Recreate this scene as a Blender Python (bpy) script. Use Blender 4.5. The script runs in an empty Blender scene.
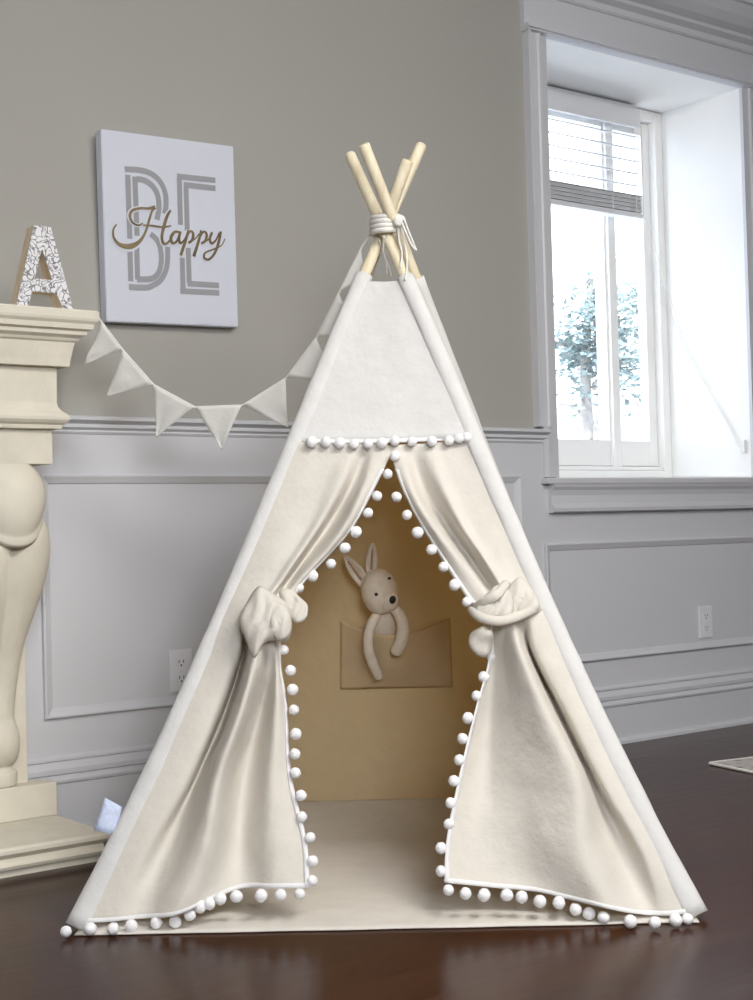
import bpy, bmesh, math, random
from mathutils import Vector, Matrix, noise
random.seed(7)
SC = bpy.context.scene
COL = SC.collection
# ------------------------------------------------------------------ survey
# camera station and the directions read off the photograph (metres, wall = plane y 0)
FPX = 1440.0
CAM = Vector((0, -3.446, 0.7546))
YAW, PIT, ROL = .6536, .02037, -.02714
FW = Vector((math.sin(YAW)*math.cos(PIT), math.cos(YAW)*math.cos(PIT), math.sin(PIT)))
_r = Vector((math.cos(YAW), -math.sin(YAW), 0)); _u = _r.cross(FW)
RT = math.cos(ROL)*_r + math.sin(ROL)*_u
UP = -math.sin(ROL)*_r + math.cos(ROL)*_u
def ray(x, y): return FW + RT*((x-376.5)/FPX) - UP*((y-500)/FPX)
def hit(x, y, p0, n):
    d = ray(x, y); return CAM + d*((p0-CAM).dot(n)/d.dot(n))
def on_wall(x, y, Y=0.): return hit(x, y, Vector((0, Y, 0)), Vector((0, 1, 0)))
def on_floor(x, y, Z=0.): return hit(x, y, Vector((0, 0, Z)), Vector((0, 0, 1)))

# ------------------------------------------------------------------ materials
def new_mat(name):
    m = bpy.data.materials.new(name); m.use_nodes = True
    nt = m.node_tree; nt.nodes.clear()
    out = nt.nodes.new('ShaderNodeOutputMaterial')
    return m, nt, out
def principled(nt, out, col, rough=.6, metal=0., spec=.5):
    b = nt.nodes.new('ShaderNodeBsdfPrincipled')
    b.inputs['Base Color'].default_value = (*col, 1); b.inputs['Roughness'].default_value = rough
    b.inputs['Metallic'].default_value = metal; b.inputs['Specular IOR Level'].default_value = spec
    nt.links.new(b.outputs[0], out.inputs[0]); return b
def tex_noise(nt, scale, detail=3., rough=.5, vec=None):
    n = nt.nodes.new('ShaderNodeTexNoise'); n.inputs['Scale'].default_value = scale
    n.inputs['Detail'].default_value = detail; n.inputs['Roughness'].default_value = rough
    if vec is None:
        tc = nt.nodes.new('ShaderNodeTexCoord'); vec = tc.outputs['Object']
    nt.links.new(vec, n.inputs['Vector']); return n
def ramp(nt, src, stops):
    r = nt.nodes.new('ShaderNodeValToRGB'); e = r.color_ramp.elements
    e[0].position, e[0].color = stops[0][0], (*stops[0][1], 1)
    e[1].position, e[1].color = stops[-1][0], (*stops[-1][1], 1)
    for p, c in stops[1:-1]:
        k = e.new(p); k.color = (*c, 1)
    nt.links.new(src, r.inputs[0]); return r
def bump(nt, src, bsdf_in, strength, dist=.01):
    b = nt.nodes.new('ShaderNodeBump'); b.inputs['Strength'].default_value = strength
    b.inputs['Distance'].default_value = dist
    nt.links.new(src, b.inputs['Height']); nt.links.new(b.outputs[0], bsdf_in); return b
def simple(name, col, rough=.6, metal=0., var=.04, nscale=8., bstr=0., bscale=200., spec=.5):
    m, nt, out = new_mat(name); b = principled(nt, out, col, rough, metal, spec)
    n = tex_noise(nt, nscale)
    lo = tuple(max(0, c*(1-var)) for c in col); hi = tuple(min(1, c*(1+var)) for c in col)
    r = ramp(nt, n.outputs['Fac'], [(.3, lo), (.7, hi)])
    nt.links.new(r.outputs[0], b.inputs['Base Color'])
    if bstr:
        n2 = tex_noise(nt, bscale, 4.); bump(nt, n2.outputs['Fac'], b.inputs['Normal'], bstr, .002)
    return m
def fabric(name, col, tcol, trans=.3, wr=.35):
    m, nt, out = new_mat(name)
    d = nt.nodes.new('ShaderNodeBsdfDiffuse'); t = nt.nodes.new('ShaderNodeBsdfTranslucent')
    mx = nt.nodes.new('ShaderNodeMixShader'); mx.inputs[0].default_value = trans
    n = tex_noise(nt, 30., 4.)
    r = ramp(nt, n.outputs['Fac'], [(.3, tuple(c*.97 for c in col)), (.7, tuple(min(1, c*1.02) for c in col))])
    nt.links.new(r.outputs[0], d.inputs['Color'])
    t.inputs['Color'].default_value = (*tcol, 1)
    tc = nt.nodes.new('ShaderNodeTexCoord')
    w1 = tex_noise(nt, 9., 5., .55); w2 = tex_noise(nt, 700., 2.)
    ad = nt.nodes.new('ShaderNodeMath'); ad.operation = 'MULTIPLY_ADD'
    ad.inputs[1].default_value = .02; nt.links.new(w2.outputs['Fac'], ad.inputs[0]); nt.links.new(w1.outputs['Fac'], ad.inputs[2])
    b = bump(nt, ad.outputs[0], d.inputs['Normal'], wr*1.5, .02)
    nt.links.new(d.outputs[0], mx.inputs[1]); nt.links.new(t.outputs[0], mx.inputs[2])
    nt.links.new(mx.outputs[0], out.inputs[0]); return m

M = {}
M['canvas'] = fabric('natural cotton canvas', (.80, .775, .725), (.86, .74, .52), .22)
M['light_canvas'] = fabric('neutral white cotton canvas', (.765, .765, .765), (.80, .77, .68), .15)  # more neutral tone than the curtain canvas
M['wall_canvas'] = fabric('shade-tinted wall canvas', (.83, .73, .51), (.92, .69, .31), .40)  # cream cloth with the khaki of the shaded interior put into its colour
M['trim'] = fabric('white cotton trim', (.90, .90, .91), (.9, .9, .9), .15, .2)
M['pom'] = simple('white pompom wool', (.90, .90, .92), 1., var=.03, bstr=.6, bscale=500., spec=.1)
M['flag'] = fabric('white bunting cotton', (.84, .84, .82), (.85, .83, .78), .2, .3)
M['wallpaint'] = simple('greige wall paint', (.40, .392, .366), .85, var=.015, nscale=2., bstr=.08, bscale=300., spec=.2)
M['white'] = simple('white satin paint', (.63, .64, .68), .42, var=.01, nscale=3., spec=.35)
M['ceil'] = simple('ceiling paint', (.8, .8, .79), .9, var=.01)
M['vinyl'] = simple('white window vinyl', (.90, .90, .89), .4, var=.01)
M['blind'] = simple('white blind slat', (.74, .75, .77), .5, var=.02)
M['stone'] = simple('cream limestone', (.74, .70, .60), .75, var=.05, nscale=14., bstr=.25, bscale=120., spec=.25)
M['plate'] = simple('white outlet plastic', (.78, .80, .84), .35, var=.01)
M['slot'] = simple('outlet slot', (.03, .03, .035), .6)
M['rope'] = simple('white cotton cord', (.82, .80, .76), .95, var=.05, nscale=90., bstr=.5)
M['art'] = simple('white print canvas', (.66, .69, .78), .8, var=.01, bstr=.15, bscale=900., spec=.2)
M['artgrey'] = simple('grey print ink', (.33, .335, .36), .8, var=.02)
M['gold'] = simple('dull gold foil', (.26, .20, .12), .4, .55, var=.35, nscale=25.)
M['plush'] = simple('beige plush', (.88, .80, .69), 1., var=.05, nscale=60., bstr=.8, bscale=260., spec=.05)
M['earpink'] = simple('brown pink inner ear cotton', (.46, .30, .22), .95, var=.1, nscale=50.)
M['black'] = simple('black thread', (.02, .017, .017), .5)
M['tag'] = simple('pale blue label', (.58, .66, .86), .6, var=.12, nscale=120.)
M['leaf'] = simple('tree leaf', (.24, .31, .31), .6, var=.3, nscale=3.)
M['bark'] = simple('tree bark', (.34, .32, .30), .9, var=.2)

def wood(name, dark, light, scale, rough=.5, stretch=(1, 1, .06), spec=.4):
    m, nt, out = new_mat(name); b = principled(nt, out, light, rough, 0, spec)
    tc = nt.nodes.new('ShaderNodeTexCoord'); mp = nt.nodes.new('ShaderNodeMapping')
    mp.inputs['Scale'].default_value = stretch; nt.links.new(tc.outputs['Object'], mp.inputs[0])
    n = tex_noise(nt, scale, 5., .6, mp.outputs[0])
    r = ramp(nt, n.outputs['Fac'], [(.3, dark), (.65, light)])
    nt.links.new(r.outputs[0], b.inputs['Base Color'])
    bump(nt, n.outputs['Fac'], b.inputs['Normal'], .15, .002); return m
M['pine'] = wood('pale pine', (.68, .58, .40), (.84, .78, .60), 60.)
M['letterwood'] = wood('raw letter wood', (.64, .50, .34), (.82, .70, .52), 90.)
def floor_mat():
    m, nt, out = new_mat('dark walnut floor boards'); b = principled(nt, out, (.03, .015, .012), .2, 0, .5); b.inputs['IOR'].default_value = 1.2
    tc = nt.nodes.new('ShaderNodeTexCoord'); mp = nt.nodes.new('ShaderNodeMapping')
    nt.links.new(tc.outputs['Object'], mp.inputs[0])
    br = nt.nodes.new('ShaderNodeTexBrick'); nt.links.new(mp.outputs[0], br.inputs['Vector'])
    br.inputs['Scale'].default_value = 1.; br.inputs['Brick Width'].default_value = 1.3; br.inputs['Row Height'].default_value = .125
    br.inputs['Mortar Size'].default_value = .0012; br.offset = .37
    br.inputs['Color1'].default_value = (.050, .018, .010, 1); br.inputs['Color2'].default_value = (.036, .013, .009, 1)
    br.inputs['Mortar'].default_value = (.018, .010, .008, 1)
    mp2 = nt.nodes.new('ShaderNodeMapping'); mp2.inputs['Scale'].default_value = (1.2, 14, 1); nt.links.new(tc.outputs['Object'], mp2.inputs[0])
    n = tex_noise(nt, 3., 6., .6, mp2.outputs[0])
    mx = nt.nodes.new('ShaderNodeMixRGB'); mx.blend_type = 'MULTIPLY'; mx.inputs[0].default_value = .6
    r = ramp(nt, n.outputs['Fac'], [(.3, (.6, .6, .6)), (.7, (1.25, 1.2, 1.2))])
    nt.links.new(br.outputs['Color'], mx.inputs[1]); nt.links.new(r.outputs[0], mx.inputs[2])
    nt.links.new(mx.outputs[0], b.inputs['Base Color'])
    rr = nt.nodes.new('ShaderNodeMapRange'); rr.inputs[3].default_value = .14; rr.inputs[4].default_value = .30
    nt.links.new(n.outputs['Fac'], rr.inputs[0]); nt.links.new(rr.outputs[0], b.inputs['Roughness'])
    bump(nt, n.outputs['Fac'], b.inputs['Normal'], .06, .003)
    return m
M['floor'] = floor_mat()
def damask():
    m, nt, out = new_mat('white letter face with grey leaf pattern'); b = principled(nt, out, (.8, .8, .8), .6)
    tc = nt.nodes.new('ShaderNodeTexCoord')
    nz = tex_noise(nt, 22., 2.); av = nt.nodes.new('ShaderNodeMixRGB'); av.inputs[0].default_value = .06
    nt.links.new(tc.outputs['Object'], av.inputs[1]); nt.links.new(nz.outputs['Color'], av.inputs[2])
    v1 = nt.nodes.new('ShaderNodeTexVoronoi'); v1.feature = 'DISTANCE_TO_EDGE'; v1.inputs['Scale'].default_value = 62.
    v2 = nt.nodes.new('ShaderNodeTexVoronoi'); v2.inputs['Scale'].default_value = 62.
    for v in (v1, v2): nt.links.new(av.outputs[0], v.inputs['Vector'])
    e = nt.nodes.new('ShaderNodeMath'); e.operation = 'MULTIPLY'; e.inputs[1].default_value = 5.; nt.links.new(v1.outputs['Distance'], e.inputs[0])
    mn = nt.nodes.new('ShaderNodeMath'); mn.operation = 'MINIMUM'; nt.links.new(e.outputs[0], mn.inputs[0]); nt.links.new(v2.outputs['Distance'], mn.inputs[1])
    r = ramp(nt, mn.outputs[0], [(.15, (.19, .185, .20)), (.36, (.80, .80, .83))])
    nt.links.new(r.outputs[0], b.inputs['Base Color']); return m
M['damask'] = damask()
def rug_mat():
    m, nt, out = new_mat('grey patterned rug pile'); b = principled(nt, out, (.5, .5, .5), 1., 0, .1)
    tc = nt.nodes.new('ShaderNodeTexCoord')
    v = nt.nodes.new('ShaderNodeTexVoronoi'); v.inputs['Scale'].default_value = 22.; nt.links.new(tc.outputs['Object'], v.inputs['Vector'])
    n = tex_noise(nt, 60., 4.)
    r = ramp(nt, v.outputs['Distance'], [(.2, (.20, .185, .18)), (.45, (.50, .47, .45))])
    nt.links.new(r.outputs[0], b.inputs['Base Color']); bump(nt, n.outputs['Fac'], b.inputs['Normal'], .6, .004); return m
M['rug'] = rug_mat()
def glass_mat():
    m, nt, out = new_mat('clear window glass')
    t = nt.nodes.new('ShaderNodeBsdfTransparent'); g = nt.nodes.new('ShaderNodeBsdfGlossy'); g.inputs['Roughness'].default_value = .02
    mx = nt.nodes.new('ShaderNodeMixShader'); mx.inputs[0].default_value = .04
    t.inputs[0].default_value = (.97, .985, .98, 1)
    nt.links.new(t.outputs[0], mx.inputs[1]); nt.links.new(g.outputs[0], mx.inputs[2])
    nt.links.new(mx.outputs[0], out.inputs[0]); return m
M['glass'] = glass_mat()

# ------------------------------------------------------------------ mesh helpers
def link(name, bm, mat, parent=None, smooth=False, origin=None):
    bmesh.ops.recalc_face_normals(bm, faces=bm.faces[:])
    me = bpy.data.meshes.new(name)
    off = Vector(origin) if origin is not None else (parent.matrix_world.translation.copy() if parent is not None else Vector((0, 0, 0)))
    if origin is None and parent is None: off = Vector((0, 0, 0))
    bmesh.ops.translate(bm, verts=bm.verts[:], vec=-off)
    bm.to_mesh(me); bm.free()
    for mm in (mat if isinstance(mat, (list, tuple)) else [mat]): me.materials.append(mm)
    if smooth:
        for p in me.polygons: p.use_smooth = True
    o = bpy.data.objects.new(name, me); COL.objects.link(o)
    if parent is not None:
        o.parent = parent; o.location = off - parent_world(parent)
    else: o.location = off
    return o
WORLD = {}
def parent_world(p):
    v = Vector(p.location)
    while p.parent: p = p.parent; v = v + Vector(p.location)
    return v
def obj(name, bm, mat, parent=None, smooth=False):
    """one mesh object; its origin is that of its parent"""
    bmesh.ops.recalc_face_normals(bm, faces=bm.faces[:])
    off = parent_world(parent) if parent is not None else Vector((0, 0, 0))
    bmesh.ops.translate(bm, verts=bm.verts[:], vec=-off)
    me = bpy.data.meshes.new(name); bm.to_mesh(me); bm.free()
    for mm in (mat if isinstance(mat, (list, tuple)) else [mat]): me.materials.append(mm)
    if smooth:
        for p in me.polygons: p.use_smooth = True
    o = bpy.data.objects.new(name, me); COL.objects.link(o)
    if parent is not None: o.parent = parent
    return o
def thing(name, label, cat, loc, group=None):
    o = bpy.data.objects.new(name, None); COL.objects.link(o); o.location = loc; o.empty_display_size = .05
    tag(o, label, cat, group); return o
def tag(o, label, cat, group=None):
    o['label'] = label; o['category'] = cat
    if group: o['group'] = group
def struct(name, bm, mat, parent=None, smooth=False):
    o = obj(name, bm, mat, parent, smooth)
    if parent is None: o['kind'] = 'structure'
    return o
def box(bm, a, b, bev=0.):
    x0, y0, z0 = a; x1, y1, z1 = b
    v = [bm.verts.new(p) for p in ((x0,y0,z0),(x1,y0,z0),(x1,y1,z0),(x0,y1,z0),(x0,y0,z1),(x1,y0,z1),(x1,y1,z1),(x0,y1,z1))]
    fs = [bm.faces.new([v[i] for i in q]) for q in ((3,2,1,0),(4,5,6,7),(0,1,5,4),(1,2,6,5),(2,3,7,6),(3,0,4,7))]
    if bev:
        es = list({e for f in fs for e in f.edges})
        bmesh.ops.bevel(bm, geom=es, offset=bev, segments=2, affect='EDGES', profile=.6)
    return bm
def B(a, b, bev=0.): return box(bmesh.new(), a, b, bev)
def prof_x(bm, prof, x0, x1, y0=0.):
    """closed section given as (out, z) swept along x; out is towards the room"""
    pr = [(0., prof[0][1])] + list(prof) + [(0., prof[-1][1])]
    A = [bm.verts.new((x0, y0-o, z)) for o, z in pr]; Bv = [bm.verts.new((x1, y0-o, z)) for o, z in pr]
    n = len(pr)
    for i in range(n): 
        j = (i+1) % n; bm.faces.new((A[i], A[j], Bv[j], Bv[i]))
    bm.faces.new(A); bm.faces.new(Bv[::-1]); return bm
def prof_z(bm, prof, z0, z1, y0=0.):
    """closed section given as (x, out) swept up z"""
    pr = [(prof[0][0], 0.)] + list(prof) + [(prof[-1][0], 0.)]
    A = [bm.verts.new((x, y0-o, z0)) for x, o in pr]; Bv = [bm.verts.new((x, y0-o, z1)) for x, o in pr]
    n = len(pr)
    for i in range(n):
        j = (i+1) % n; bm.faces.new((A[i], A[j], Bv[j], Bv[i]))
    bm.faces.new(A); bm.faces.new(Bv[::-1]); return bm
def frame_mould(bm, x0, x1, z0, z1, prof, y0=0.):
    """picture-frame moulding; prof = (inset, out)"""
    rings = []
    for ins, o in prof:
        rings.append([bm.verts.new((x, y0-o, z)) for x, z in ((x0+ins, z0+ins), (x1-ins, z0+ins), (x1-ins, z1-ins), (x0+ins, z1-ins))])
    for a, b in zip(rings, rings[1:]):
        for i in range(4):
            j = (i+1) % 4; bm.faces.new((a[i], a[j], b[j], b[i]))
    return bm
def cr(pts, t):
    """Catmull-Rom through points at parameter t (0..n-1)"""
    n = len(pts)-1; i = min(int(t), n-1) if n > 0 else 0; f = t-i
    p1, p2 = pts[i], pts[i+1]; p0 = pts[i-1] if i > 0 else p1*2-p2; p3 = pts[i+2] if i+2 <= n else p2*2-p1
    return .5*((2*p1)+(p2-p0)*f+(2*p0-5*p1+4*p2-p3)*f*f+(3*p1-p0-3*p2+p3)*f**3)
def smooth_path(pts, k=6):
    pts = [Vector(p) for p in pts]; n = len(pts)-1
    return [cr(pts, i/k) for i in range(n*k)] + [pts[-1]]
def tube(bm, pts, r, seg=8, caps=True, flat=None):
    """r number or list; flat = (axis, factor) squashes the section along that axis"""
    pts = [Vector(p) for p in pts]; n = len(pts); rs = r if isinstance(r, (list, tuple)) else [r]*n
    rings = []; ref = None
    for i, p in enumerate(pts):
        t = (pts[min(i+1, n-1)]-pts[max(i-1, 0)]).normalized()
        if ref is None:
            ref = Vector((0, 0, 1)) if abs(t.z) < .9 else Vector((0, 1, 0))
        a = ref - t*ref.dot(t); a.normalize(); b = t.cross(a); ref = a
        ring = []
        for k in range(seg):
            q = 2*math.pi*k/seg; d = (a*math.cos(q)+b*math.sin(q))*rs[i]
            if flat: d = d - flat[0]*(d.dot(flat[0])*(1-flat[1]))
            ring.append(bm.verts.new(p+d))
        rings.append(ring)
    for A, Bq in zip(rings, rings[1:]):
        for k in range(seg):
            j = (k+1) % seg; bm.faces.new((A[k], A[j], Bq[j], Bq[k]))
    if caps: bm.faces.new(rings[0][::-1]); bm.faces.new(rings[-1])
    return bm
def ball(bm, c, r, sub=2, scale=(1, 1, 1), rot=None, wob=0., wf=3.):
    res = bmesh.ops.create_icosphere(bm, subdivisions=sub, radius=1.)
    for v in res['verts']:
        p = Vector(v.co)
        k = 1 + wob*noise.noise(p*wf+Vector(c)*7) if wob else 1
        p = Vector((p.x*scale[0], p.y*scale[1], p.z*scale[2]))*(r*k)
        if rot: p = rot @ p
        v.co = Vector(c)+p
    return bm
def grid(bm, P, closed=False):
    V = [[bm.verts.new(p) for p in row] for row in P]
    for a, b in zip(V, V[1:]):
        for i in range(len(a)-1): bm.faces.new((a[i], a[i+1], b[i+1], b[i]))
    return V
def thicken(o, t, offset=0.):
    m = o.modifiers.new('cloth thickness', 'SOLIDIFY'); m.thickness = t; m.offset = offset

# ================================================================== ROOM
X0, X1, Y0, ZC = -2.6, 7.2, -6.2, 2.72
WX0, WX1, WZ0, WZ1, WD = 3.401, 4.422, .915, 2.388, .50
struct('floor', B((X0, Y0, -.08), (X1, .0, 0)), M['floor'])
struct('ceiling', B((X0, Y0, ZC), (X1, WD, ZC+.08)), M['ceil'])
bm = bmesh.new()
box(bm, (X0, 0, -.08), (WX0-.006, WD, ZC)); box(bm, (WX1+.006, 0, -.08), (X1, WD, ZC))
box(bm, (WX0-.006, 0, -.08), (WX1+.006, WD, WZ0-.006)); box(bm, (WX0-.006, 0, WZ1+.006), (WX1+.006, WD, ZC))
struct('wall_back', bm, M['wallpaint'])
struct('wall_left', B((X0-.1, Y0, -.08), (X0, WD, ZC+.08)), M['wallpaint'])
struct('wall_right', B((X1, Y0, -.08), (X1+.1, WD, ZC+.08)), M['wallpaint'])
struct('wall_front', B((X0, Y0-.1, -.08), (X1, Y0, ZC+.08)), M['wallpaint'])
# wainscot skin, panel mouldings, chair rail, baseboard
WS = .008
bm = bmesh.new()
box(bm, (X0+.005, -WS, .005), (WX0-.06, -.0005, 1.03)); box(bm, (WX0-.06, -WS, .005), (WX1+.06, -.0005, WZ0-.03)); box(bm, (WX1+.06, -WS, .005), (X1-.005, -.0005, 1.03))
struct('trim_1', bm, M['white'])
pm = [(0, 0), (0, .011), (.002, .013), (.006, .013), (.014, .0085), (.0225, .0045), (.0225, .0025), (.026, .0)]
bm = bmesh.new()
frame_mould(bm, 1.549, 3.222, .295, .918, pm, -WS+.0004)
frame_mould(bm, -1.6, .0, .295, .918, pm, -WS+.0004)
frame_mould(bm, .15, 1.40, .295, .918, pm, -WS+.0004)
frame_mould(bm, 3.322, 4.52, .291, .692, pm, -WS+.0004)
frame_mould(bm, 4.66, 6.9, .295, .918, pm, -WS+.0004)
struct('trim_2', bm, M['white'])
rail = [(.006, 1.014), (.010, 1.016), (.014, 1.024), (.012, 1.030), (.018, 1.036), (.022, 1.038), (.022, 1.046), (.020, 1.050), (.026, 1.056), (.034, 1.060), (.038, 1.063), (.038, 1.074), (.034, 1.077)]
rail = [(o, 1.022+(z-1.014)*.75) for o, z in rail]
bm = bmesh.new(); prof_x(bm, rail, X0+.01, 3.342); prof_x(bm, rail, 4.482, X1-.01)
struct('trim_3', bm, M['white'])
base = [(.034, 0), (.034, .010), (.030, .018), (.022, .020), (.022, .128), (.028, .131), (.030, .138), (.026, .146), (.020, .150), (.026, .154), (.027, .166), (.020, .176), (.014, .184), (.020, .187), (.020, .193), (.013, .200)]
bm = bmesh.new(); prof_x(bm, base, X0+.01, X1-.01); struct('baseboard_back', bm, M['white'])
# window casing: two legs, head frieze with bead, crown cornice, sill and apron
bm = bmesh.new()
cas = lambda s, x: [(x+s*0, .030), (x+s*.012, .030), (x+s*.018, .022), (x+s*.024, .020), (x+s*.046, .020), (x+s*.052, .024), (x+s*.060, .024), (x+s*.066, .016), (x+s*.090, .014), (x+s*.096, .014)]
prof_z(bm, cas(1, 3.300), 1.078, 2.392); prof_z(bm, [(3.330, .016), (3.348, .020), (3.37, .016), (3.397, .014)], .912, 1.078)
prof_z(bm, cas(-1, 4.518), .912, 2.392)
struct('trim_4', bm, M['white'])
bm = bmesh.new()
prof_x(bm, [(.016, 2.388), (.034, 2.392), (.036, 2.402), (.032, 2.410), (.020, 2.412), (.020, 2.53)], 3.292, 4.531)
box(bm, (3.20+.09, -.042, 2.398), (4.54, -.001, 2.412))
struct('trim_5', bm, M['white'])
crown = [(.024, 2.520), (.030, 2.528), (.030, 2.548), (.040, 2.556), (.048, 2.562), (.050, 2.575), (.075, 2.590), (.100, 2.615), (.115, 2.640), (.120, 2.652), (.134, 2.656), (.134, 2.668), (.150, 2.680), (.165, 2.690), (.170, 2.70), (.170, 2.7195)]
bm = bmesh.new(); prof_x(bm, crown, X0+.01, X1-.01); struct('trim_6', bm, M['white'])
bm = bmesh.new()
box(bm, (3.318, -.042, .889), (4.508, -.0005, .909), .004)
prof_x(bm, [(.020, .793), (.030, .797), (.032, .808), (.026, .816), (.018, .824), (.016, .850), (.022, .868), (.030, .878), (.034, .889)], 3.349, 4.475, -.006)
struct('trim_7', bm, M['white'])
# reveal boards lining the deep opening
bm = bmesh.new()
box(bm, (WX0-.006, .0, WZ0-.006), (WX0, WD, WZ1+.006)); box(bm, (WX1, .0, WZ0-.006), (WX1+.006, WD, WZ1+.006))
box(bm, (WX0, .0, WZ1), (WX1, WD, WZ1+.006)); box(bm, (WX0, .0, WZ0-.006), (WX1, WD, WZ0))
struct('trim_8', bm, M['vinyl'])
# window unit
win = bpy.data.objects.new('window_1', None); COL.objects.link(win); win.location = (3.91, .42, .915); win['kind'] = 'structure'
def fr(bm, x0, x1, z0, z1, w, y0, y1, bev=.003, wl=None, wb=None, wt=None):
    wl = w if wl is None else wl; wb = w if wb is None else wb; wt = w if wt is None else wt
    box(bm, (x0, y0, z0), (x0+wl, y1, z1), bev); box(bm, (x1-w, y0, z0), (x1, y1, z1), bev)
    box(bm, (x0+wl, y0, z0), (x1-w, y1, z0+wb), bev); box(bm, (x0+wl, y0, z1-wt), (x1-w, y1, z1), bev)
bm = bmesh.new(); fr(bm, WX0+.001, WX1-.001, .916, 2.386, .040, .385, .49); box(bm, (WX0+.042, .395, .957), (WX1-.042, .48, .972), .003)
box(bm, (4.110, .400, .972), (4.150, .48, 2.345), .003)
obj('window_frame', bm, M['vinyl'], win)
bm = bmesh.new(); fr(bm, WX0+.043, 4.128, .975, 2.343, .030, .412, .455, .003, .05, .10, .05)
obj('sash', bm, M['vinyl'], win)
bm = bmesh.new(); fr(bm, 4.128, 4.380, .975, 2.343, .045, .420, .462, .003, .045, .10, .05)
obj('sash', bm, M['vinyl'], win)
obj('glass_pane', B((WX0+.09, .436, 1.07), (4.102, .440, 2.30)), M['glass'], win)
obj('glass_pane', B((4.170, .440, 1.07), (4.338, .444, 2.30)), M['glass'], win)
# horizontal blind, raised two thirds
bl = thing('window_blind', 'white horizontal slat blind pulled up to the top third of the deep window', 'window blind', (3.83, .34, 2.36))
bx0, bx1 = WX0+.012, 4.243
obj('headrail', B((bx0, .338, 2.29), (bx1, .355, 2.362), .002), M['blind'], bl)
obj('headrail_box', B((bx0+.004, .3555, 2.305), (bx1-.004, .380, 2.383), .002), M['blind'], bl)
for k in range(5):
    z = 2.285-.048*(k+.6)
    bm = bmesh.new(); P = []
    for i in range(2):
        x = (bx0+.004, bx1-.004)[i]; row = []
        for j in range(7):
            t = j/6-.5; row.append(Vector((x, .358+t*.032, z+.010*t*2*.35+.004*(1-4*t*t))))
        P.append(row)
    grid(bm, P); s = obj('slat', bm, M['blind'], bl, True); thicken(s, .0022)
bm = bmesh.new()
for k in range(13):
    z = 1.958+k*.0052; box(bm, (bx0+.003+.002*(k % 2), .334+.002*(k % 3), z), (bx1-.003*(k % 2), .378, z+.0030))
st = obj('stacked_slats', bm, M['blind'], bl)
obj('bottom_rail', B((bx0+.002, .333, 1.934), (bx1-.001, .380, 1.954), .004), M['blind'], bl)
for x in (3.55, 4.07, 4.20):
    bm = bmesh.new(); tube(bm, [(x, .336, 2.30), (x, .332, 2.1), (x, .331, 1.94)], .0014, 5); obj('ladder_cord', bm, M['rope'], bl)
for dx, zt in ((0, 1.96), (-.004, 1.93)):
    bm = bmesh.new(); tube(bm, [(4.238, .331, 2.30), (4.237, .329, 2.1), (4.238+dx, .329, zt), (4.392+dx*2, .331, 1.60+dx*7), (4.414, .29, 1.44+dx*5), (4.414, .04, 1.03-dx*4)], .0016, 6)
    obj('pull_cord', bm, M['rope'], bl)
bm = bmesh.new(); box(bm, (4.408, .018, 1.005), (4.4218, .030, 1.055), .003); obj('cord_cleat', bm, M['vinyl'], bl)

# ================================================================== OUTSIDE
def tree(loc, h, cr_, seed, label):
    rnd = random.Random(seed); t = thing('garden_tree', label, 'tree', loc)
    bm = bmesh.new(); L = Vector(loc)
    tube(bm, smooth_path([L, L+Vector((.1, 0, h*.3)), L+Vector((-.05, .1, h*.6)), L+Vector((.05, 0, h*.9))]), [.16-.13*i/18 for i in range(19)], 8)
    for k in range(9):
        a = rnd.uniform(0, 6.28); z = h*rnd.uniform(.45, .8); e = L+Vector((math.cos(a)*cr_*.7, math.sin(a)*cr_*.7, z+cr_*.4))
        s = L+Vector((0, 0, z)); tube(bm, [s, (s+e)/2+Vector((0, 0, .1)), e], [.05, .035, .015], 6)
    obj('trunk', bm, M['bark'], t, True)
    bm = bmesh.new()
    for c in range(16):
        cc = L+Vector((rnd.gauss(0, cr_*.45), rnd.gauss(0, cr_*.45), h*.72+rnd.gauss(0, cr_*.4)))
        for k in range(150):
            p = cc+Vector((rnd.gauss(0, .28), rnd.gauss(0, .28), rnd.gauss(0, .22)))
            d = Vector((rnd.gauss(0, 1), rnd.gauss(0, 1), rnd.gauss(0, 1))).normalized(); e = d.orthogonal().normalized()
            s = rnd.uniform(.05, .09)
            vs = [bm.verts.new(p+q) for q in (-d*s, e*s*.45, d*s, -e*s*.45)]; bm.faces.new(vs)
    obj('foliage', bm, M['leaf'], t)
tp = on_wall(597, 300, 9.0)
tree((tp.x-.1, 9.0, -1.2), 5.9, .85, 3, 'leafy tree seen washed out through the window glass')

# ================================================================== FIREPLACE
fp = thing('fireplace_mantel', 'cream carved stone fireplace mantel with scroll legs standing at the left edge', 'fireplace mantel', (.75, -.12, .068))
ent = [(0, .934), (0, 1.017), (.018, 1.019), (.020, 1.028), (.027, 1.033), (.033, 1.040), (.0335, 1.047), (.030, 1.053), (.019, 1.062), (.012, 1.072), (.010, 1.083), (.011, 1.163), (.034, 1.169), (.036, 1.185), (.044, 1.226), (.050, 1.230), (.054, 1.236), (.066, 1.243), (.067, 1.252), (.078, 1.256), (.080, 1.268), (.087, 1.275), (.089, 1.281), (.089, 1.297), (.086, 1.301)]
FX0, FX1, FY = -.30, 1.50, -.20
def ent_part(name, prof):
    bm = bmesh.new(); rings = []
    for o, z in prof: rings.append([bm.verts.new(p) for p in ((FX0-o, -.010, z), (FX0-o, FY-o, z), (FX1+o, FY-o, z), (FX1+o, -.010, z))])
    for a, b in zip(rings, rings[1:]):
        for i in range(4): j = (i+1) % 4; bm.faces.new((a[i], a[j], b[j], b[i]))
    bm.faces.new(rings[0][::-1]); bm.faces.new(rings[-1]); return obj(name, bm, M['stone'], fp)
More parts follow.
